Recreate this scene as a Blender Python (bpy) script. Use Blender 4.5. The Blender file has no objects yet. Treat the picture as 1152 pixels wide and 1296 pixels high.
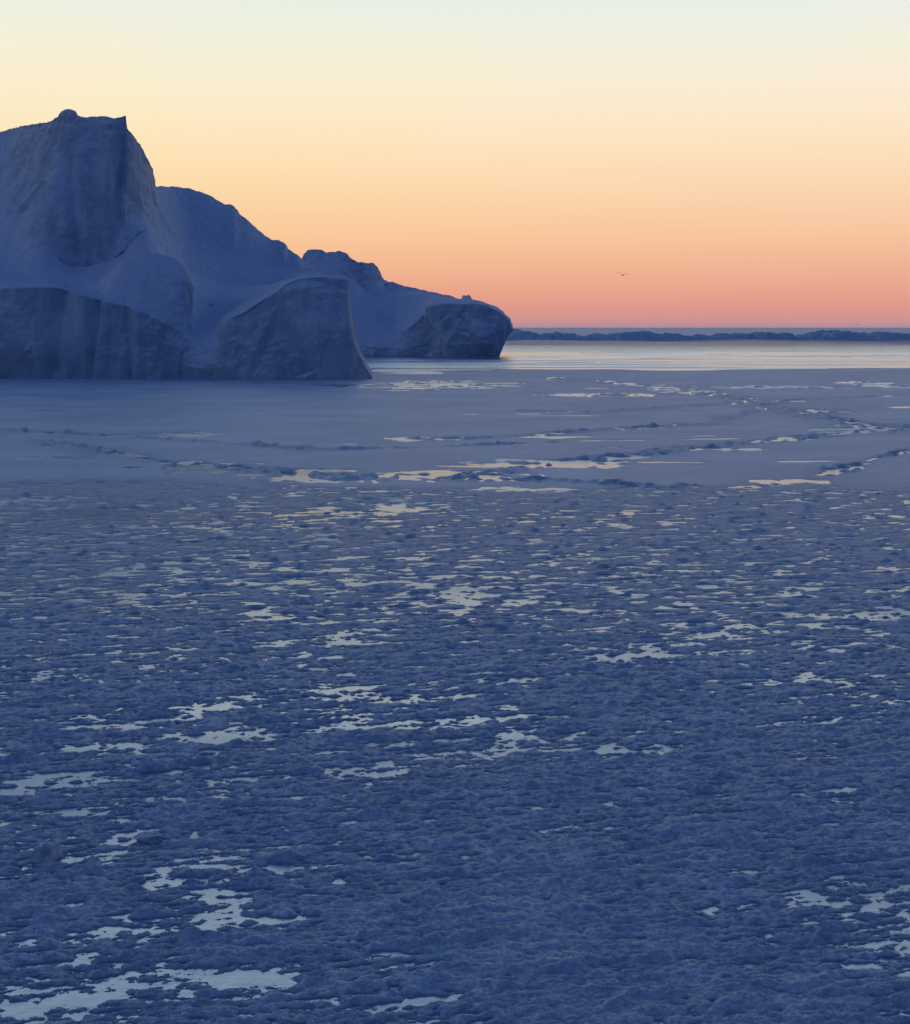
import bpy, math, random
import numpy as np
from mathutils import Vector, noise as mn

scene = bpy.context.scene
random.seed(4)
F = 2055.0      # camera focal length in image pixels; converts image coordinates to metres
H = 10.0        # eye height over the sea, metres

def s2l(c):
    return tuple(((v/255)/12.92 if v/255 <= 0.04045 else ((v/255+0.055)/1.055)**2.4) for v in c)

# ------------------------------------------------------------------ noise
_r = np.random.RandomState(11)
PERM = _r.permutation(4096).astype(np.int32)
ANG = _r.rand(4096).astype(np.float32)*2*np.pi
GX, GY = np.cos(ANG), np.sin(ANG)
def perlin(x, y, seed=0):
    x = x + seed*17.37; y = y + seed*9.71
    xf = np.floor(x); yf = np.floor(y)
    xi = xf.astype(np.int64); yi = yf.astype(np.int64)
    fx = (x-xf).astype(np.float32); fy = (y-yf).astype(np.float32)
    def g(ix, iy, dx, dy):
        h = PERM[(PERM[ix & 4095] + iy) & 4095]
        return GX[h]*dx + GY[h]*dy
    u = fx*fx*fx*(fx*(fx*6-15)+10); v = fy*fy*fy*(fy*(fy*6-15)+10)
    a = g(xi, yi, fx, fy); b = g(xi+1, yi, fx-1, fy)
    c = g(xi, yi+1, fx, fy-1); d = g(xi+1, yi+1, fx-1, fy-1)
    return ((a+(b-a)*u)*(1-v) + (c+(d-c)*u)*v)*1.5
def sstep(a, b, x):
    t = np.clip((x-a)/(b-a), 0, 1); return t*t*(3-2*t)

# ------------------------------------------------------------------ helpers
def mesh_grid(name, X, Y, Z, mat, smooth=True, attr=None):
    nr, nc = X.shape
    me = bpy.data.meshes.new(name)
    co = np.stack([X, Y, Z], -1).reshape(-1, 3).astype(np.float32)
    idx = np.arange(nr*nc, dtype=np.int32).reshape(nr, nc)
    q = np.stack([idx[:-1, :-1], idx[:-1, 1:], idx[1:, 1:], idx[1:, :-1]], -1).reshape(-1, 4)
    me.vertices.add(len(co)); me.vertices.foreach_set('co', co.ravel())
    me.loops.add(q.size); me.loops.foreach_set('vertex_index', q.ravel())
    me.polygons.add(len(q))
    me.polygons.foreach_set('loop_start', np.arange(0, q.size, 4, dtype=np.int32))
    me.polygons.foreach_set('use_smooth', np.full(len(q), smooth))
    me.update(calc_edges=True)
    if attr is not None:
        for an, av in attr.items():
            a = me.attributes.new(an, 'FLOAT', 'POINT'); a.data.foreach_set('value', av.astype(np.float32).ravel())
    me.materials.append(mat)
    ob = bpy.data.objects.new(name, me); scene.collection.objects.link(ob)
    return ob

def pchip(xk, yk, x):
    xk = np.asarray(xk, float); yk = np.asarray(yk, float)
    h = np.diff(xk); d = np.diff(yk)/h
    m = np.zeros_like(yk); m[0] = d[0]; m[-1] = d[-1]
    for i in range(1, len(yk)-1):
        if d[i-1]*d[i] > 0:
            w1 = 2*h[i]+h[i-1]; w2 = h[i]+2*h[i-1]
            m[i] = (w1+w2)/(w1/d[i-1]+w2/d[i])
    i = np.clip(np.searchsorted(xk, x)-1, 0, len(h)-1)
    t = np.clip((x-xk[i])/h[i], 0, 1)
    return ((1+2*t)*(1-t)**2*yk[i] + t*(1-t)**2*h[i]*m[i] + t*t*(3-2*t)*yk[i+1] + t*t*(t-1)*h[i]*m[i+1])

def knots(lst, x): 
    a = np.array(lst, float); return pchip(a[:, 0], a[:, 1], x)

def new_mat(name):
    m = bpy.data.materials.new(name); m.use_nodes = True
    nt = m.node_tree; nt.nodes.clear()
    out = nt.nodes.new('ShaderNodeOutputMaterial')
    return m, nt, out
def N(nt, t, **kw):
    n = nt.nodes.new(t)
    for k, v in kw.items():
        if k in n.inputs.keys(): n.inputs[k].default_value = v
        else: setattr(n, k, v)
    return n
def noise_n(nt, vec, scale, detail=4, rough=0.55):
    n = nt.nodes.new('ShaderNodeTexNoise'); n.inputs['Scale'].default_value = scale
    n.inputs['Detail'].default_value = detail; n.inputs['Roughness'].default_value = rough
    nt.links.new(vec, n.inputs['Vector']); return n
def maprange(nt, val, a, b, c=0, d=1):
    n = nt.nodes.new('ShaderNodeMapRange'); n.interpolation_type = 'SMOOTHSTEP'
    for i, v in zip((1, 2, 3, 4), (a, b, c, d)): n.inputs[i].default_value = v
    nt.links.new(val, n.inputs[0]); return n.outputs[0]
def mixc(nt, fac, A, B):
    n = nt.nodes.new('ShaderNodeMix'); n.data_type = 'RGBA'
    nt.links.new(fac, n.inputs[0])
    for i, c in ((6, A), (7, B)):
        if isinstance(c, tuple): n.inputs[i].default_value = (*c, 1)
        else: nt.links.new(c, n.inputs[i])
    return n.outputs[2]

# ------------------------------------------------------------------ materials
# berg ice / snow
def berg_material(name, k=1.0, dark=1.0):
    m, nt, out = new_mat(name)
    geo = nt.nodes.new('ShaderNodeNewGeometry'); pos = geo.outputs['Position']
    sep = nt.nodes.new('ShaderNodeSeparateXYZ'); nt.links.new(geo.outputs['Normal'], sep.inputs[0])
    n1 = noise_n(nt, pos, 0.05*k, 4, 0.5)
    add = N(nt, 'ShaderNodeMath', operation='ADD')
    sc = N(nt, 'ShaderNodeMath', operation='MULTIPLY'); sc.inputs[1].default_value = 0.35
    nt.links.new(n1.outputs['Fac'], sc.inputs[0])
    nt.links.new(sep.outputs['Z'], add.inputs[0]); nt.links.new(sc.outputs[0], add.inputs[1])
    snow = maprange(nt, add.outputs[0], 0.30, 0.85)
    n2 = noise_n(nt, pos, 0.10*k, 8, 0.6)
    icec = mixc(nt, maprange(nt, n2.outputs['Fac'], 0.35, 0.68), tuple(v*dark for v in (0.26, 0.34, 0.44)), tuple(v*dark for v in (0.42, 0.51, 0.61)))
    mp = N(nt, 'ShaderNodeMapping'); mp.inputs['Scale'].default_value = (0.5, 0.5, 0.04)
    nt.links.new(pos, mp.inputs[0])
    n3 = noise_n(nt, mp.outputs[0], 1.0, 5, 0.6)
    icec = mixc(nt, maprange(nt, n3.outputs['Fac'], 0.5, 0.72, 0, 0.4), icec, (0.55*dark, 0.63*dark, 0.72*dark))
    # darker ice towards the waterline
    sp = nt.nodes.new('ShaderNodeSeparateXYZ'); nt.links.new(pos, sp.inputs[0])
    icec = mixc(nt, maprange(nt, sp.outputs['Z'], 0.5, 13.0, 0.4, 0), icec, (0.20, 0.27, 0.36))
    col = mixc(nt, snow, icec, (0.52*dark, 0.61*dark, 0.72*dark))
    b = nt.nodes.new('ShaderNodeBsdfPrincipled')
    nt.links.new(col, b.inputs['Base Color']); b.inputs['Roughness'].default_value = 0.7
    b.inputs['Specular IOR Level'].default_value = 0.2
    n4 = noise_n(nt, pos, 0.7*k, 9, 0.6)
    bu = N(nt, 'ShaderNodeBump', Strength=0.45, Distance=0.5/k)
    nt.links.new(n4.outputs['Fac'], bu.inputs['Height'])
    bu2 = N(nt, 'ShaderNodeBump', Strength=0.4, Distance=1.4)
    nt.links.new(n3.outputs['Fac'], bu2.inputs['Height']); nt.links.new(bu.outputs[0], bu2.inputs['Normal'])
    nt.links.new(bu2.outputs[0], b.inputs['Normal'])
    nt.links.new(b.outputs[0], out.inputs[0])
    return m
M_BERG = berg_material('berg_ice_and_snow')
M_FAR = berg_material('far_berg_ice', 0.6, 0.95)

# slush / pack ice
m, nt, out = new_mat('frozen_slush'); M_ICE = m
geo = nt.nodes.new('ShaderNodeNewGeometry'); pos = geo.outputs['Position']
sep = nt.nodes.new('ShaderNodeSeparateXYZ'); nt.links.new(pos, sep.inputs[0])
at = N(nt, 'ShaderNodeAttribute', attribute_name='sheet'); sheet = at.outputs['Fac']
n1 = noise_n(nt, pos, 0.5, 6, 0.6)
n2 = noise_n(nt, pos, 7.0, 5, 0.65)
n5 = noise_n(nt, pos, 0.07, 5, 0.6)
wet_shade = maprange(nt, sep.outputs['Z'], 0.0, 0.04)
dry_shaded = mixc(nt, maprange(nt, n1.outputs['Fac'], 0.35, 0.65), (0.40, 0.50, 0.60), (0.56, 0.66, 0.74))
dry_shaded = mixc(nt, maprange(nt, n2.outputs['Fac'], 0.36, 0.62, 0.6, 0), dry_shaded, (0.19, 0.28, 0.40))  # shade between the lumps painted in as darker hollows
col = mixc(nt, wet_shade, (0.19, 0.27, 0.38), dry_shaded)  # wet low ice, plus shade on the lumps put into the dark colour
shc = mixc(nt, maprange(nt, n5.outputs['Fac'], 0.35, 0.65), (0.40, 0.50, 0.60), (0.58, 0.67, 0.75))
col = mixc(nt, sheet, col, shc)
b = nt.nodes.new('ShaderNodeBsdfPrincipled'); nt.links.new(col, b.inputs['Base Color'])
b.inputs['Roughness'].default_value = 0.5
b.inputs['IOR'].default_value = 1.31
b.inputs['Specular Tint'].default_value = (0.62, 0.8, 1, 1)
st = maprange(nt, sheet, 0, 1, 0.9, 0.25)
bu = N(nt, 'ShaderNodeBump', Distance=0.05); nt.links.new(n2.outputs['Fac'], bu.inputs['Height']); nt.links.new(st, bu.inputs['Strength'])
n3 = noise_n(nt, pos, 22.0, 3, 0.6)
bu2 = N(nt, 'ShaderNodeBump', Distance=0.02); nt.links.new(n3.outputs['Fac'], bu2.inputs['Height']); nt.links.new(st, bu2.inputs['Strength'])
nt.links.new(bu.outputs[0], bu2.inputs['Normal']); nt.links.new(bu2.outputs[0], b.inputs['Normal'])
nt.links.new(b.outputs[0], out.inputs[0])

# sea water (Fresnel IOR set far above water to brighten the reflections)
m, nt, out = new_mat('sea_water'); M_WATER = m
geo = nt.nodes.new('ShaderNodeNewGeometry'); pos = geo.outputs['Position']
n1 = noise_n(nt, pos, 1.2, 4, 0.55)
bu = N(nt, 'ShaderNodeBump', Strength=0.4, Distance=0.06); nt.links.new(n1.outputs['Fac'], bu.inputs['Height'])
fr = N(nt, 'ShaderNodeFresnel', IOR=6.5); nt.links.new(bu.outputs[0], fr.inputs['Normal'])
df = N(nt, 'ShaderNodeBsdfDiffuse'); df.inputs[0].default_value = (0.12, 0.18, 0.26, 1)
gl = N(nt, 'ShaderNodeBsdfGlossy')
# broad calm and ruffled lanes on the water
mp = N(nt, 'ShaderNodeMapping'); mp.inputs['Scale'].default_value = (0.012, 0.05, 1); nt.links.new(pos, mp.inputs[0])
n6 = noise_n(nt, mp.outputs[0], 1.0, 4, 0.6)
nt.links.new(maprange(nt, n6.outputs['Fac'], 0.35, 0.65, 0.14, 0.36), gl.inputs['Roughness'])
nt.links.new(mixc(nt, maprange(nt, n6.outputs['Fac'], 0.48, 0.68), (0.86, 0.93, 1.0), (0.62, 0.72, 0.86)), gl.inputs['Color'])
nt.links.new(bu.outputs[0], gl.inputs['Normal'])
mx = nt.nodes.new('ShaderNodeMixShader'); nt.links.new(fr.outputs[0], mx.inputs[0])
nt.links.new(df.outputs[0], mx.inputs[1]); nt.links.new(gl.outputs[0], mx.inputs[2])
nt.links.new(mx.outputs[0], out.inputs[0])

# ------------------------------------------------------------------ sea water sheet
me = bpy.data.meshes.new('sea_water')
R = 60000
me.from_pydata([(-R, -2000, 0), (R, -2000, 0), (R, R, 0), (-R, R, 0)], [], [(0, 1, 2, 3)])
me.materials.append(M_WATER)
scene.collection.objects.link(bpy.data.objects.new('sea_water', me))

# ------------------------------------------------------------------ sea ice sheet
inv = np.concatenate([np.linspace(1/16.0, 1/400.0, 1700), np.geomspace(1/402.0, 1/40000.0, 170)])
rows = 1/inv
tans = np.linspace(-0.42, 0.42, 1500)
Yg = np.repeat(rows[:, None], len(tans), 1)
Xg = Yg*tans[None, :]
dy = np.abs(np.gradient(rows))[:, None]     # local row spacing

ca, sa = math.cos(math.radians(14)), math.sin(math.radians(14))
U = Xg*ca + Yg*sa          # along the wind
V = -Xg*sa + Yg*ca
def oct_(wl, seed, stretch=1.0):
    """one noise octave, faded where the mesh is too coarse to carry it"""
    f = np.clip(wl*1.2/np.maximum(dy, 1e-3) - 0.6, 0, 1)
    return perlin(U/(wl*stretch), V/wl, seed)*f
clump = oct_(16, 1, 1.8) + 0.6*oct_(6, 2, 1.7)
mid = sstep(36, 58, Yg)
puddle = (0.45-0.25*mid)*oct_(2.4, 3, 2.6) + (0.75-0.35*mid)*oct_(0.95, 4, 2.6) + 0.9*oct_(0.42, 5, 2.6) + 0.75*oct_(0.2, 6, 2.2) + 0.45*oct_(0.1, 16, 1.6)
lump = 0.5*np.abs(oct_(0.5, 7, 1.6)) + 0.45*np.abs(oct_(0.24, 8, 1.4)) + 0.4*np.abs(oct_(0.12, 9, 1.2)) + 0.3*np.abs(oct_(0.06, 19))

# patches of open melt water, given as ellipses in image pixels
def gnd(px, py):
    Y = H*F/(py-414.0); return (px-576)/F*Y, Y
PATCH = [(390,885,90,7),(200,905,70,8),(300,930,90,6),(110,948,80,5),(50,996,60,8),(190,975,80,7),(520,884,70,6),
 (620,934,60,8),(570,878,50,5),(820,830,60,8),(480,646,60,4),(600,752,40,5),(1110,778,50,4),(310,985,45,6),(450,978,45,6),
 (310,1130,36,6),(230,1112,45,7),(90,1268,80,7),(240,1172,60,7),(650,905,26,7),(810,948,40,7),
 (1070,1005,26,8),(885,1155,18,7),(70,1095,45,7),(650,858,40,5),(10,635,60,4),(430,808,30,6),(525,1268,28,6),(60,856,40,5),
 (160,1028,30,7),(1040,1142,18,5),(930,800,40,5),(160,1060,30,6),(340,1100,24,5),(130,1215,34,6),(310,1240,30,6),(1000,860,30,4),(1040,910,30,4),(330,1165,26,5),(560,915,60,4),(430,912,50,4)]
pat = np.zeros_like(Xg)
for (px, py, rx, ry) in PATCH:
    x0, y0 = gnd(px, py); rxm = rx/F*y0*1.35; rym = ry*y0*y0/(F*H)*1.4
    j0 = np.searchsorted(rows, y0-3*rym-0.5*rxm); j1 = np.searchsorted(rows, y0+3*rym+0.5*rxm)
    sl = slice(max(j0, 0), j1)
    yy = (Yg[sl]-y0) - 0.3*(Xg[sl]-x0)
    d2 = ((Xg[sl]-x0)/rxm)**2 + (yy/rym)**2
    pat[sl] = np.maximum(pat[sl], np.exp(-d2*0.8))
pat *= 0.82+1.3*oct_(0.8, 61, 2.6)+1.3*oct_(0.35, 62, 2.2)+1.1*oct_(0.15, 63, 1.6)

edge = 103 + 5*perlin(Xg/22, Yg/22, 21) + 2*perlin(Xg/5, Yg/5, 22) - 0.12*Xg
plate = sstep(-3, 4, Yg-edge)
rightcalm = np.exp(-(((Xg-2.0)/3.4)**2 + ((Yg-27)/5.5)**2)) + 0.7*np.exp(-(((Xg-8)/5.0)**2 + ((Yg-38)/4.0)**2))
thin = np.exp(-(((Xg-7.7)/0.9)**2 + ((Yg-26.5)/2.8)**2))      # rotten, half flooded ice

slush = 0.0185 - 0.001*mid + 0.036*puddle - (0.014+0.004*mid)*clump - 0.060*pat + 0.062*(1-0.4*mid)*(lump-0.15) + 0.020*rightcalm - 0.042*thin
slush += mid*(0.014*oct_(1.3, 71, 1.6) + 0.034*oct_(0.7, 72, 2.0))
# pinholes where brine drains: many small shallow wet spots
slush -= 0.16*np.clip(oct_(0.26, 81, 3.0)-0.36, 0, 1)*(1-0.7*np.clip(rightcalm, 0, 1))
slush -= 0.16*np.clip(oct_(0.13, 82, 2.6)-0.38, 0, 1)*(1-0.5*np.clip(rightcalm, 0, 1))
slush -= mid*0.12*np.clip(oct_(0.6, 83, 2.2)-0.38, 0, 1)
lp = oct_(0.45, 31, 1.6) - 0.43
slush += np.clip(lp, 0, 1)*0.24
lp = oct_(1.0, 32, 3.4) - 0.46
slush += np.clip(lp, 0, 1)*0.16*(1+oct_(0.2, 33))
pl = 0.05 + 0.006*oct_(9, 41, 3) + 0.006*oct_(3, 42, 3) + 0.006*oct_(1.2, 46, 2)
streak = oct_(14, 43, 6.0) + 0.8*oct_(5, 44, 5.0) + 0.8*oct_(2.2, 45, 3.0)
pl -= 0.08*sstep(0.95, 1.2, streak)

# cracks and leads
LEADS = [([(60,560),(200,584),(290,592),(380,601),(480,604),(600,601),(640,596),(750,581),(860,570),(1000,556),(1152,539),(1400,520)], 1.9, 0.16),
 ([(1400,520),(1250,550),(1152,572),(1110,580),(1060,598),(1010,612),(930,618),(820,616),(700,609),(560,606)], 1.4, 0.08),
 ([(700,478),(850,490),(930,504),(1000,520),(1060,531),(1130,545)], 4.0, -0.05),
 ([(560,556),(660,552),(760,545),(900,536),(960,520)], 1.6, -0.15),
 ([(1010,626),(1080,629),(1152,633),(1300,640)], 0.8, -0.1),
 ([(-100,540),(150,552),(400,570),(560,566),(700,560)], 1.2, -0.2),
 ([(1400,486),(1150,500),(900,512),(760,522),(640,520)], 1.8, -0.2)]
rub = np.zeros_like(Xg); cut = np.zeros_like(Xg)
js = slice(np.searchsorted(rows, 85), np.searchsorted(rows, 420))
Xs, Ys = Xg[js], Yg[js]
wob = perlin(Xs/9, Ys/9, 51)*1.8 + perlin(Xs/2.5, Ys/3, 52)*1.3 + perlin(Xs/1, Ys/1.4, 57)*0.8
frag = perlin(Xs/2.2, Ys/3, 58) + 0.8*perlin(Xs/0.9, Ys/1.5, 59)
for pts, w, wet_ in LEADS:
    P = [gnd(*p) for p in pts]; D = np.full_like(Xs, 1e9)
    for (x0, y0), (x1, y1) in zip(P[:-1], P[1:]):
        vx, vy = x1-x0, y1-y0; L = vx*vx+vy*vy
        t = np.clip(((Xs-x0)*vx+(Ys-y0)*vy)/L, 0, 1)
        D = np.minimum(D, np.hypot(Xs-x0-t*vx, Ys-y0-t*vy))
    D = np.abs(D + wob*0.5)
    wv = w*(0.85+0.6*perlin(Xs/13, Ys/13, 92))
    rub[js] = np.maximum(rub[js], np.exp(-(D/wv)**2))
    openw = sstep(0.0, 0.35, 0.9*perlin(Xs/8, Ys/8, 53) + wet_ + 0.75*frag)
    cut[js] = np.maximum(cut[js], np.exp(-(D/(wv*0.8))**2)*openw)
pl += rub*(-0.03+0.30*np.abs(oct_(2.6, 54)) + 0.32*np.abs(oct_(1.3, 55))) - cut*0.24
lead_patch = np.zeros_like(Xs)
for (px, py, rx, ry) in [(250,589,60,3),(320,596,80,3),(440,605,75,3.5),(590,602,60,4),(700,587,75,3),(760,580,30,2),(845,494,16,2),(1110,487,30,2.5),(230,550,50,2),
                         (1050,520,30,1.5),(530,556,40,1.5),(990,610,40,2),(760,500,50,1.5),(540,487,80,3),(980,490,60,1.5),(920,569,40,1.5),(160,552,60,1.5),
                         (480,643,60,4),(660,620,60,2),(60,580,50,1.5),(1085,544,40,1.5)]:
    x0, y0 = gnd(px, py); rxm = rx/F*y0*1.2; rym = ry*y0*y0/(F*H)*1.5
    d2 = ((Xs-x0)/rxm)**2 + ((Ys-y0)/rym)**2
    lead_patch = np.maximum(lead_patch, np.exp(-d2))
pl[js] -= 0.2*lead_patch*(0.6+1.3*perlin(Xs/6, Ys/4, 56)+1.3*perlin(Xs/2.2, Ys/2.4, 66)+1.0*perlin(Xs/0.8, Ys/1.3, 60))
Z = slush*(1-plate) + pl*plate
sheet_a = plate*(1-np.clip(rub*1.4, 0, 1))*(0.75+0.25*perlin(Xg/30, Yg/30, 91))
# open water belt, then far pack ice
e1 = 372 + 24*perlin(Xg/60, Yg/60, 61) + 16*perlin(Xg/17, Yg/17, 62) + 0.25*Xg
belt = sstep(-10, 10, Yg-e1)
band = perlin(Xg/60, Yg/16, 63) + 0.6*perlin(Xg/20, Yg/8, 64)
far = sstep(-60, 60, Yg-1080)
Z = Z*(1-belt) - 0.12*belt
Z = np.where((Yg > e1) & (Yg < 600) & (band > 0.55+0.3*sstep(420, 600, Yg)), 0.03, Z)
Z = Z*(1-far) + far*0.3
Z = np.clip(Z, -0.25, 0.6)
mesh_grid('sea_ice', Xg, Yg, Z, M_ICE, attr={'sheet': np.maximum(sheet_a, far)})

# ------------------------------------------------------------------ icebergs
def facet(p, s, seed):
    """planar fracture facets: each cell of the ice leans its own way"""
    v = Vector((p[0]*s+seed, p[1]*s, p[2]*s))
    d, pts = mn.voronoi(v)
    c = pts[0]; n = mn.noise_vector(c*5.3)
    e = min(1.0, (d[1]-d[0])*6)
    return (v-c).dot(n)*2.0*e + mn.noise(c*3.1)*0.8*e
def loft(name, px, roles, nv, mat, pxshift=None, amp=1.0, seed=0, back=(35, 90), calm=None, flute=None):
    """roles: list of (image row knots | None for waterline, distance knots), front to back."""
    PY, YY, ZZ, PX = [], [], [], []
    for k, (py_kn, di) in enumerate(roles):
        Yk = knots(di, px)
        Zk = np.full_like(px, -1.5) if py_kn is None else H + (414-knots(py_kn, px))/F*Yk
        p = px if pxshift is None else px + pxshift(px, k)
        YY.append(Yk); ZZ.append(Zk); PX.append((p-576)/F*Yk)
    top = ZZ[-1].copy(); yb = YY[-1]
    for n_, (dz, d) in enumerate(((0.75, back[0]), (-0.0, back[1]))):
        p = px if pxshift is None else px + pxshift(px, len(roles)+n_)
        YY.append(yb+d); ZZ.append(top*dz - (2 if dz == 0 else 0)); PX.append((p-576)/F*(yb+d))
    YY, ZZ, XX = map(np.array, (YY, ZZ, PX))
    nk = len(YY); tk = np.arange(nk, dtype=float)
    t = np.concatenate([np.linspace(0, nk-3, nv), np.linspace(nk-3, nk-1, nv//6)[1:]])
    out = []
    for A in (XX, YY, ZZ):
        G = np.zeros((len(t), len(px)))
        for j in range(len(px)):
            s = pchip(tk, A[:, j], t); l = np.interp(t, tk, A[:, j])
            G[:, j] = 0.15*s+0.85*l
        out.append(G)
    X, Y, Z = out
    P = np.stack([X, Y, Z], -1)
    du = np.gradient(P, axis=1); dv = np.gradient(P, axis=0)
    nrm = np.cross(du, dv); nrm /= np.maximum(np.linalg.norm(nrm, axis=-1, keepdims=True), 1e-6)
    steep = np.clip(1.2-np.abs(nrm[..., 2])*1.6, 0, 1)
    D = np.zeros(X.shape)
    nr, nc = X.shape
    cl = np.ones(nc) if calm is None else calm(px)
    fx = np.zeros(nc) if flute is None else flute(px)
    tt = t/(nk-3)
    edge = np.clip(np.abs(tt-1)*9, 0.3, 1)       # keep the crest line
    for i in range(nr):
        for j in range(nc):
            x, y, z = X[i, j], Y[i, j], Z[i, j]
            s = steep[i, j]
            big = mn.noise(Vector((x*0.05+seed, y*0.05, z*0.06)))*1.3
            c = mn.noise(Vector((x*0.10, y*0.10+seed, z*0.07)))
            sc = (abs(c)-0.2)*1.6*s
            if s > 0.02:
                q = (x + 2*c, y, z*0.7 + 2*big)
                sc += s*(1.6*facet(q, 0.07, seed) + 0.5*facet(q, 0.2, seed+5))
            fl = (abs(mn.noise(Vector((x*0.20+seed, y*0.1, z*0.012))))-0.2)*(0.4+6.5*fx[j])*s
            f2 = mn.noise(Vector((x*0.5, y*0.5, z*0.5+seed)))*0.22 + mn.noise(Vector((x*1.2, y*1.2, z*1.2)))*0.12
            D[i, j] = ((big*(0.6+0.4*s) + sc*(1-0.65*fx[j]))*cl[j] + fl)*edge[i] + f2*(0.3+0.7*s+1.6*(1-edge[i]))
    P = P + nrm*(D*amp)[..., None]
    return mesh_grid(name, P[..., 0], P[..., 1], P[..., 2], mat)

pxA = np.linspace(-420, 473, 640)
rolesA = [
 (None, [(-420,330),(0,312),(100,311),(230,311),(280,308),(300,306),(400,305),(440,306),(473,312)]),
 ([(-420,440),(0,442),(200,452),(262,466),(290,462),(320,448),(360,430),(437,425),(455,450),(473,480)], [(-420,330),(0,312.3),(100,311.3),(230,311.3),(270,308.5),(300,306.3),(437,307),(473,313)]),
 ([(-420,380),(0,365),(60,363),(110,375),(150,385),(190,399),(230,421),(262,440),(272,440),(280,425),(288,404),(305,396),(330,380),(348,370),(365,358),(385,352.5),(425,352),(437,354),(440,372),(444,400),(452,435),(462,458),(473,480)],
  [(-420,336),(0,315),(110,313.5),(230,313),(270,310.5),(295,308.5),(385,309),(437,310),(473,314)]),
 ([(-420,372),(0,358),(60,356),(100,366),(125,362),(140,345),(160,328),(185,321),(210,325),(228,335),(236,360),(241,392),(260,402),(285,396),(300,388),(330,374),(345,366),(362,357),(385,350),(425,350),(437,353),(440,372),(444,400),(452,435),(462,458),(473,480)],
  [(-420,345),(0,326),(100,323),(140,322),(210,321),(236,320),(270,321),(330,321),(437,320),(473,316)]),
 ([(-420,362),(0,350),(100,353),(130,350),(160,334),(185,330),(200,331),(228,345),(240,366),(280,376),(310,374),(330,366),(360,354),(385,349),(425,350),(437,353.5),(440,373),(444,402),(452,437),(462,460),(473,481)],
  [(-420,355),(0,338),(130,334),(200,331),(240,333),(330,336),(437,330),(473,317)]),
 ([(-420,330),(0,316),(50,318),(100,340),(130,335),(155,322),(185,290),(199,300),(215,328),(240,345),(300,360),(340,362),(385,352),(425,356),(437,362),(444,410),(473,481)],
  [(-420,380),(0,352),(50,344),(150,346),(199,356),(240,360),(340,362),(437,340),(473,318)]),
 ([(-420,270),(0,235),(50,228),(100,240),(160,235),(185,245),(199,268),(240,300),(300,322),(340,337),(385,346),(437,366),(444,410),(473,481)],
  [(-420,400),(0,376),(45,356),(75,350),(100,349),(160,351),(199,372),(240,385),(340,380),(437,345),(473,319)]),
 ([(-420,215),(-150,190),(0,166),(40,157),(64,153),(72,148),(78,141),(86,138),(94,141),(100,147),(115,148.5),(130,147),(145,149),(160,146),(162,160),(172,175),(185,197),(194,220),(197,236),(215,236),(235,238),(262,246),(285,258),(296,261),(302,270),(312,278),(345,303),(360,307),(364,314),(374,320),(386,332),(410,350),(437,368),(444,410),(473,481)],
  [(-420,415),(0,400),(50,368),(75,358),(100,354),(158,353),(185,366),(199,392),(240,405),(345,400),(437,350),(473,320)]),
]
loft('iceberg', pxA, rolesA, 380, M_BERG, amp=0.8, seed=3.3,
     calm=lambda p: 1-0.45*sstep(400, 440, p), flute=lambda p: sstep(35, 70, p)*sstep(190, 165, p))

pxD = np.linspace(320, 650, 420)
rolesD = [
 (None, [(320,546),(540,543),(560,539),(650,541)]),
 ([(320,440),(450,438),(500,440),(545,436),(600,436),(650,434)], [(320,548),(540,544),(560,539),(600,538),(650,542)]),
 ([(320,425),(400,426),(450,424),(490,424),(520,412),(540,396),(548,386),(570,384),(600,384),(630,393),(645,405),(650,417)], [(320,552),(500,549),(540,546),(555,541),(650,543)]),
 ([(320,400),(400,398),(440,392),(470,394),(500,404),(520,392),(535,384),(550,379),(570,380),(600,382),(630,392),(645,404.5),(650,417)], [(320,565),(440,560),(500,563),(560,552),(650,547)]),
 ([(320,360),(380,362),(395,350),(420,346),(445,352),(462,366),(480,372),(500,374),(540,374),(570,378),(600,381),(630,391.5),(645,404.5),(650,417)], [(320,580),(420,572),(460,578),(500,575),(560,562),(650,549)]),
 ([(320,330),(380,332),(385,320),(392,315.5),(405,315),(414,319),(430,317),(440,322),(447,329),(455,332),(472,333),(479,340),(486,354),(500,358),(540,368),(570,375),(584,379),(587,374),(593,374),(597,380),(615,385),(630,390),(641,398),(647,405),(650,417)], [(320,590),(400,580),(440,580),(500,592),(560,575),(650,551)]),
]
def shD(px, k):
    return -sstep(585, 650, px)*(20, 11, 2, 0, 0, 0, 8, 34)[k]
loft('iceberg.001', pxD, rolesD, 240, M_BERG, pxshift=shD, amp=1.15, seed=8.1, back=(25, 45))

# ------------------------------------------------------------------ far ridge of bergy bits
xs = np.linspace(-420, 700, 2200); ys = np.linspace(915, 1010, 110)
Xr, Yr = np.meshgrid(xs, ys)
def cells(x, y, s, seed):
    gx = np.floor(x/s).astype(int); gy = np.floor(y/s).astype(int)
    best = np.full(x.shape, 1e9); val = np.zeros(x.shape)
    for ox in (-1, 0, 1):
        for oy in (-1, 0, 1):
            hx = PERM[(PERM[(gx+ox+seed*31) & 4095]+gy+oy) & 4095]
            cx = (gx+ox+0.5+0.45*GX[hx])*s; cy = (gy+oy+0.5+0.45*GY[hx])*s
            d = (x-cx)**2+(y-cy)**2
            v = (hx % 997)/997.0
            val = np.where(d < best, v, val); best = np.minimum(best, d)
    return val, np.sqrt(best)/s
wx = Xr+perlin(Xr/5, Yr/5, 71)*2; wy = Yr+perlin(Xr/5, Yr/5, 72)*2
v1, d1 = cells(wx, wy*0.15, 12, 1); v2, d2 = cells(wx, wy*0.3, 5, 2); v3, d3 = cells(wx, wy, 2.4, 3)
big = perlin(Xr/45, Yr/400, 73)
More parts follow.
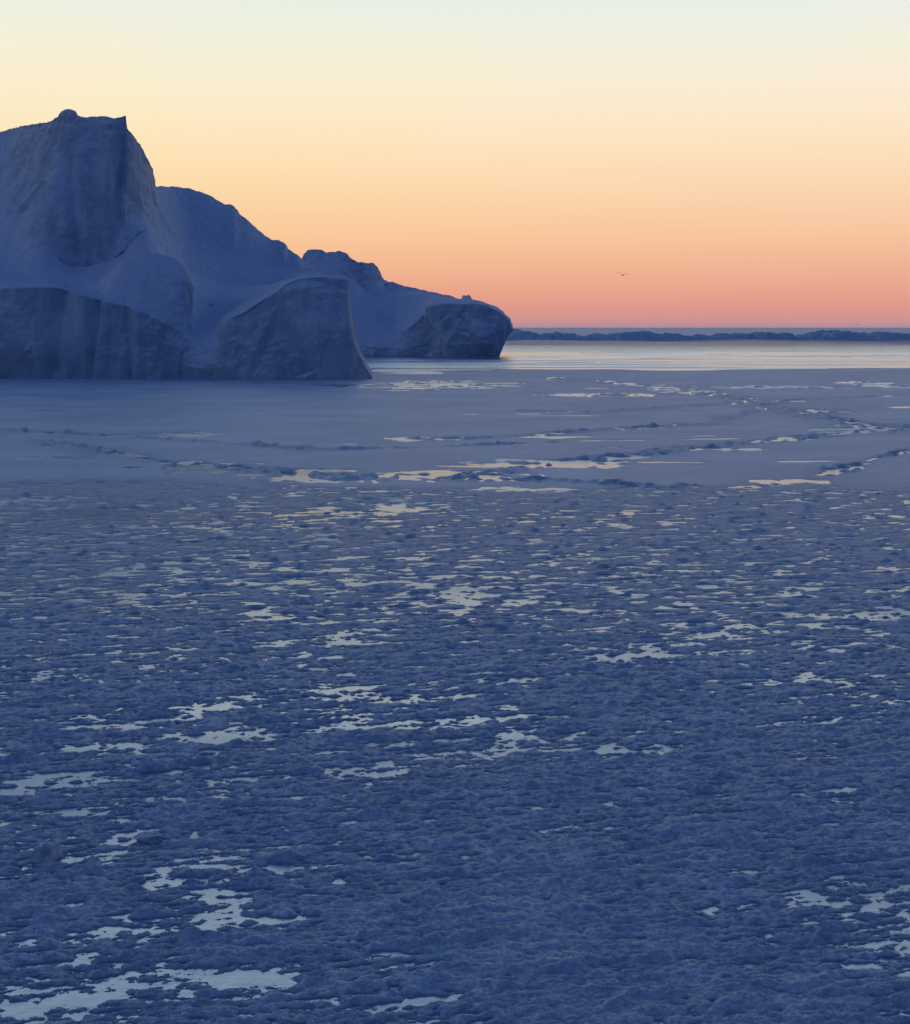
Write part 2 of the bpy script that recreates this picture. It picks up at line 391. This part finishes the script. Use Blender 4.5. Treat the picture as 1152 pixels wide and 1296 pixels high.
h = 4.1 + 4.0*(v1-0.45)*(1-d1*0.6) + 2.8*(v2-0.5)*(1-d2*0.6) + 1.0*(v3-0.5) + 1.0*big + 0.6*perlin(Xr/2, Yr/2, 74)
h += 3.4*np.exp(-((Xr-37)/8)**2) + 1.0*np.exp(-((Xr-60)/14)**2) + 1.8*np.exp(-((Xr-222)/16)**2) + 1.2*np.exp(-((Xr-262)/22)**2)+0.6*np.exp(-((Xr-130)/25)**2)
prof = sstep(0, 9, Yr-918-4*perlin(Xr/20, Yr/20, 75))*sstep(0, 20, 1008-Yr)
h = np.clip(h, 2.2, 9.6)*prof - 0.6*(1-prof)
mesh_grid('distant_ice_ridge', Xr, Yr, h, M_FAR)

# ------------------------------------------------------------------ sea mist: low bank of vapour over the open water
def vapour(dens, g, col):
    m, nt, out = new_mat('mist_vapour')
    vs = N(nt, 'ShaderNodeVolumeScatter'); vs.inputs['Color'].default_value = (*col, 1)
    vs.inputs['Density'].default_value = dens; vs.inputs['Anisotropy'].default_value = g
    nt.links.new(vs.outputs[0], out.inputs['Volume']); return m
def mist(name, x0, x1, y0, y1, nx, ny, hm, hv, mat):
    gx = np.linspace(x0, x1, nx); gy = np.linspace(y0, y1, ny)
    verts = []; faces = []
    for lay in (0, 1):
        for j in range(ny):
            for i in range(nx):
                e = min(1, i/8, (nx-1-i)/8, j/12, (ny-1-j)/3)
                z = 0.35 if lay == 0 else 0.5 + e*(hm+hv*mn.noise(Vector((gx[i]*0.02, gy[j]*0.012, 1.7))))
                verts.append((gx[i], gy[j], z))
    n0 = nx*ny
    for j in range(ny-1):
        for i in range(nx-1):
            a = j*nx+i; faces.append((a, a+nx, a+nx+1, a+1)); b_ = a+n0; faces.append((b_, b_+1, b_+nx+1, b_+nx))
    for i in range(nx-1):
        a = i; faces.append((a, a+1, a+1+n0, a+n0)); a = (ny-1)*nx+i; faces.append((a+1, a, a+n0, a+1+n0))
    for j in range(ny-1):
        a = j*nx; faces.append((a+nx, a, a+n0, a+nx+n0)); a = j*nx+nx-1; faces.append((a, a+nx, a+nx+n0, a+n0))
    me = bpy.data.meshes.new(name); me.from_pydata(verts, [], faces); me.materials.append(mat); me.update()
    scene.collection.objects.link(bpy.data.objects.new(name, me))
mist('sea_mist', -500, 800, 620, 914, 160, 24, 2.3, 2.2, vapour(0.011, 0.62, (1, 0.82, 0.88)))

# ------------------------------------------------------------------ gulls
m, nt, out = new_mat('gull_plumage')
tc = nt.nodes.new('ShaderNodeTexCoord')
sp = nt.nodes.new('ShaderNodeSeparateXYZ'); nt.links.new(tc.outputs['Object'], sp.inputs[0])
ab = N(nt, 'ShaderNodeMath', operation='ABSOLUTE'); nt.links.new(sp.outputs[0], ab.inputs[0])
c = mixc(nt, maprange(nt, ab.outputs[0], 0.45, 0.6), (0.10, 0.10, 0.11), (0.02, 0.02, 0.02))
b = N(nt, 'ShaderNodeBsdfPrincipled', Roughness=0.8); nt.links.new(c, b.inputs['Base Color']); nt.links.new(b.outputs[0], out.inputs[0])
M_GULL = m
def gull(loc, heading, flap, bank, span=1.3):
    vs, fs = [], []
    def ring_tube(rings, n=10):
        base = len(vs)
        for (y, z, rx, rz) in rings:
            for k in range(n):
                a = 2*math.pi*k/n; vs.append((rx*math.cos(a), y, z+rz*math.sin(a)))
        for r in range(len(rings)-1):
            for k in range(n):
                a = base+r*n+k; b2 = base+r*n+(k+1) % n; fs.append((a, b2, b2+n, a+n))
        fs.append(tuple(base+k for k in range(n))[::-1]); fs.append(tuple(base+(len(rings)-1)*n+k for k in range(n)))
    # tail, body, neck, head, beak
    ring_tube([(-0.34, 0.01, 0.085, 0.006), (-0.24, 0.0, 0.05, 0.018), (-0.14, -0.01, 0.055, 0.05), (0, -0.02, 0.07, 0.068),
               (0.10, -0.01, 0.062, 0.06), (0.17, 0.005, 0.04, 0.042), (0.22, 0.012, 0.037, 0.038), (0.255, 0.008, 0.022, 0.024),
               (0.275, 0.0, 0.010, 0.012), (0.32, -0.012, 0.004, 0.005)])
    for s in (-1, 1):
        base = len(vs); hs = span/2
        st = [(0.04, 0.09, -0.09, 0.02), (0.22, 0.12, -0.10, 0.02+0.35*flap), (0.42, 0.14, -0.08, 0.02+0.62*flap), (0.6, 0.10, -0.09, 0.02+0.60*flap),
              (0.8, 0.02, -0.12, 0.02+0.42*flap), (0.94, -0.07, -0.15, 0.02+0.2*flap), (1.0, -0.15, -0.17, 0.02+0.08*flap)]
        for (f, l, t_, z) in st:
            x = s*f*hs; th = 0.012*(1.1-f)
            vs.extend([(x, l, z), (x, (l+t_)/2+0.02, z+th+0.006), (x, t_, z-0.004), (x, (l+t_)/2+0.02, z-th)])
        for r in range(len(st)-1):
            for k in range(4):
                a = base+r*4+k; b2 = base+r*4+(k+1) % 4; q = (a, b2, b2+4, a+4); fs.append(q if s > 0 else q[::-1])
        e = base+(len(st)-1)*4; fs.append((e, e+1, e+2, e+3))
    me = bpy.data.meshes.new('gull'); me.from_pydata(vs, [], fs); me.update()
    for p in me.polygons: p.use_smooth = True
    me.materials.append(M_GULL)
    o = bpy.data.objects.new('gull', me); o.location = loc; o.rotation_euler = (0.05, math.radians(bank), math.radians(heading))
    scene.collection.objects.link(o)
gull((19.4, 188, 16.0), 8, 0.45, 6, 1.6)
gull((99.5, 401, 10.6), -30, 0.25, -10, 1.4)
gull((-35.5, 236, 13.1), 50, 0.3, 15, 1.5)
gull((-11.0, 262, 16.8), 130, 0.28, 12, 1.5)

# ------------------------------------------------------------------ chunk of ice stranded in the slush
def ice_block(loc, size, seed):
    import bmesh
    bm = bmesh.new(); bmesh.ops.create_cube(bm, size=1)
    bmesh.ops.subdivide_edges(bm, edges=bm.edges[:], cuts=7, use_grid_fill=True)
    for v in bm.verts:
        p = v.co.copy(); q = p.normalized()*0.62
        p = p.lerp(q, 0.45)
        p += p.normalized()*(mn.noise(p*2.2+Vector((seed, 0, 0)))*0.22 + mn.noise(p*6+Vector((0, seed, 0)))*0.07)
        v.co = Vector((p.x*size[0], p.y*size[1], p.z*size[2]))
    me = bpy.data.meshes.new('ice_block'); bm.to_mesh(me); bm.free()
    for p in me.polygons: p.use_smooth = True
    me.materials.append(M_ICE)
    o = bpy.data.objects.new('ice_block', me); o.location = loc; o.rotation_euler = (0, 0, seed)
    scene.collection.objects.link(o)
ice_block((-7.65, 30.4, 0.13), (0.42, 0.34, 0.38), 1.3)
ice_block((-5.95, 31.6, 0.04), (0.42, 0.4, 0.18), 2.1)

# ------------------------------------------------------------------ twilight sky
w = bpy.data.worlds.new('World'); scene.world = w; w.use_nodes = True
nt = w.node_tree; nt.nodes.clear()
out = nt.nodes.new('ShaderNodeOutputWorld'); bg = nt.nodes.new('ShaderNodeBackground')
tc = nt.nodes.new('ShaderNodeTexCoord')
nm = N(nt, 'ShaderNodeVectorMath', operation='NORMALIZE'); nt.links.new(tc.outputs['Generated'], nm.inputs[0])
sp = nt.nodes.new('ShaderNodeSeparateXYZ'); nt.links.new(nm.outputs[0], sp.inputs[0])
def ramp(stops):
    r = nt.nodes.new('ShaderNodeValToRGB'); cr = r.color_ramp; cr.interpolation = 'LINEAR'
    while len(cr.elements) > 1: cr.elements.remove(cr.elements[-1])
    cr.elements[0].position = stops[0][0]; cr.elements[0].color = (*s2l(stops[0][1]), 1)
    for p, c in stops[1:]:
        e = cr.elements.new(p); e.color = (*s2l(c), 1)
    nt.links.new(sp.outputs[2], r.inputs[0]); return r.outputs[0]
hi = [(0.36, (182, 206, 228)), (0.5, (94, 126, 174)), (0.7, (50, 80, 134)), (1.0, (34, 60, 112))]
front = ramp([(0.0, (176, 140, 156)), (0.004, (205, 146, 148)), (0.012, (224, 152, 141)), (0.022, (232, 163, 143)), (0.036, (240, 178, 148)),
              (0.055, (247, 196, 159)), (0.08, (251, 211, 174)), (0.104, (253, 223, 188)), (0.128, (253, 232, 203)), (0.151, (249, 237, 214)),
              (0.175, (241, 240, 224)), (0.198, (232, 239, 232)), (0.25, (216, 230, 238))] + hi)
left = ramp([(0.0, (176, 140, 156)), (0.004, (205, 146, 140)), (0.012, (228, 156, 136)), (0.022, (238, 168, 134)), (0.036, (245, 186, 140)),
              (0.055, (249, 203, 151)), (0.08, (252, 217, 163)), (0.104, (253, 228, 179)), (0.128, (253, 235, 195)), (0.151, (250, 239, 208)),
              (0.175, (243, 241, 219)), (0.198, (234, 240, 227)), (0.25, (216, 230, 238))] + hi)
rear = ramp([(0.0, (66, 80, 120)), (0.06, (80, 92, 136)), (0.15, (98, 112, 154)), (0.3, (84, 108, 158)), (0.5, (64, 94, 150)), (0.7, (48, 78, 134)), (1.0, (34, 60, 112))])
fl = maprange(nt, sp.outputs[0], 0.30, -0.42); warm = mixc(nt, fl, front, left)
fb = maprange(nt, sp.outputs[1], -0.05, 0.8); sky = mixc(nt, fb, rear, warm)
nt.links.new(sky, bg.inputs[0]); bg.inputs[1].default_value = 1.0
nt.links.new(bg.outputs[0], out.inputs[0])

# faint directional twilight, sun already under the horizon to the left
sl = bpy.data.lights.new('sun', 'SUN'); sl.energy = 0.10; sl.angle = math.radians(20); sl.color = (0.95, 0.92, 1.0)
so = bpy.data.objects.new('sun', sl); scene.collection.objects.link(so)
so.rotation_euler = (math.radians(66), 0, math.radians(-70))

# ------------------------------------------------------------------ camera
cam = bpy.data.cameras.new('camera'); co = bpy.data.objects.new('camera', cam); scene.collection.objects.link(co)
co.location = (0, 0, H); co.rotation_euler = (math.radians(90), 0, 0)
cam.sensor_fit = 'HORIZONTAL'; cam.sensor_width = 36; cam.lens = 36*F/1152
cam.shift_y = -234/1152; cam.clip_start = 0.5; cam.clip_end = 120000
scene.camera = co
scene.view_settings.view_transform = 'Standard'; scene.view_settings.look = 'None'
scene.view_settings.exposure = 0; scene.view_settings.gamma = 1
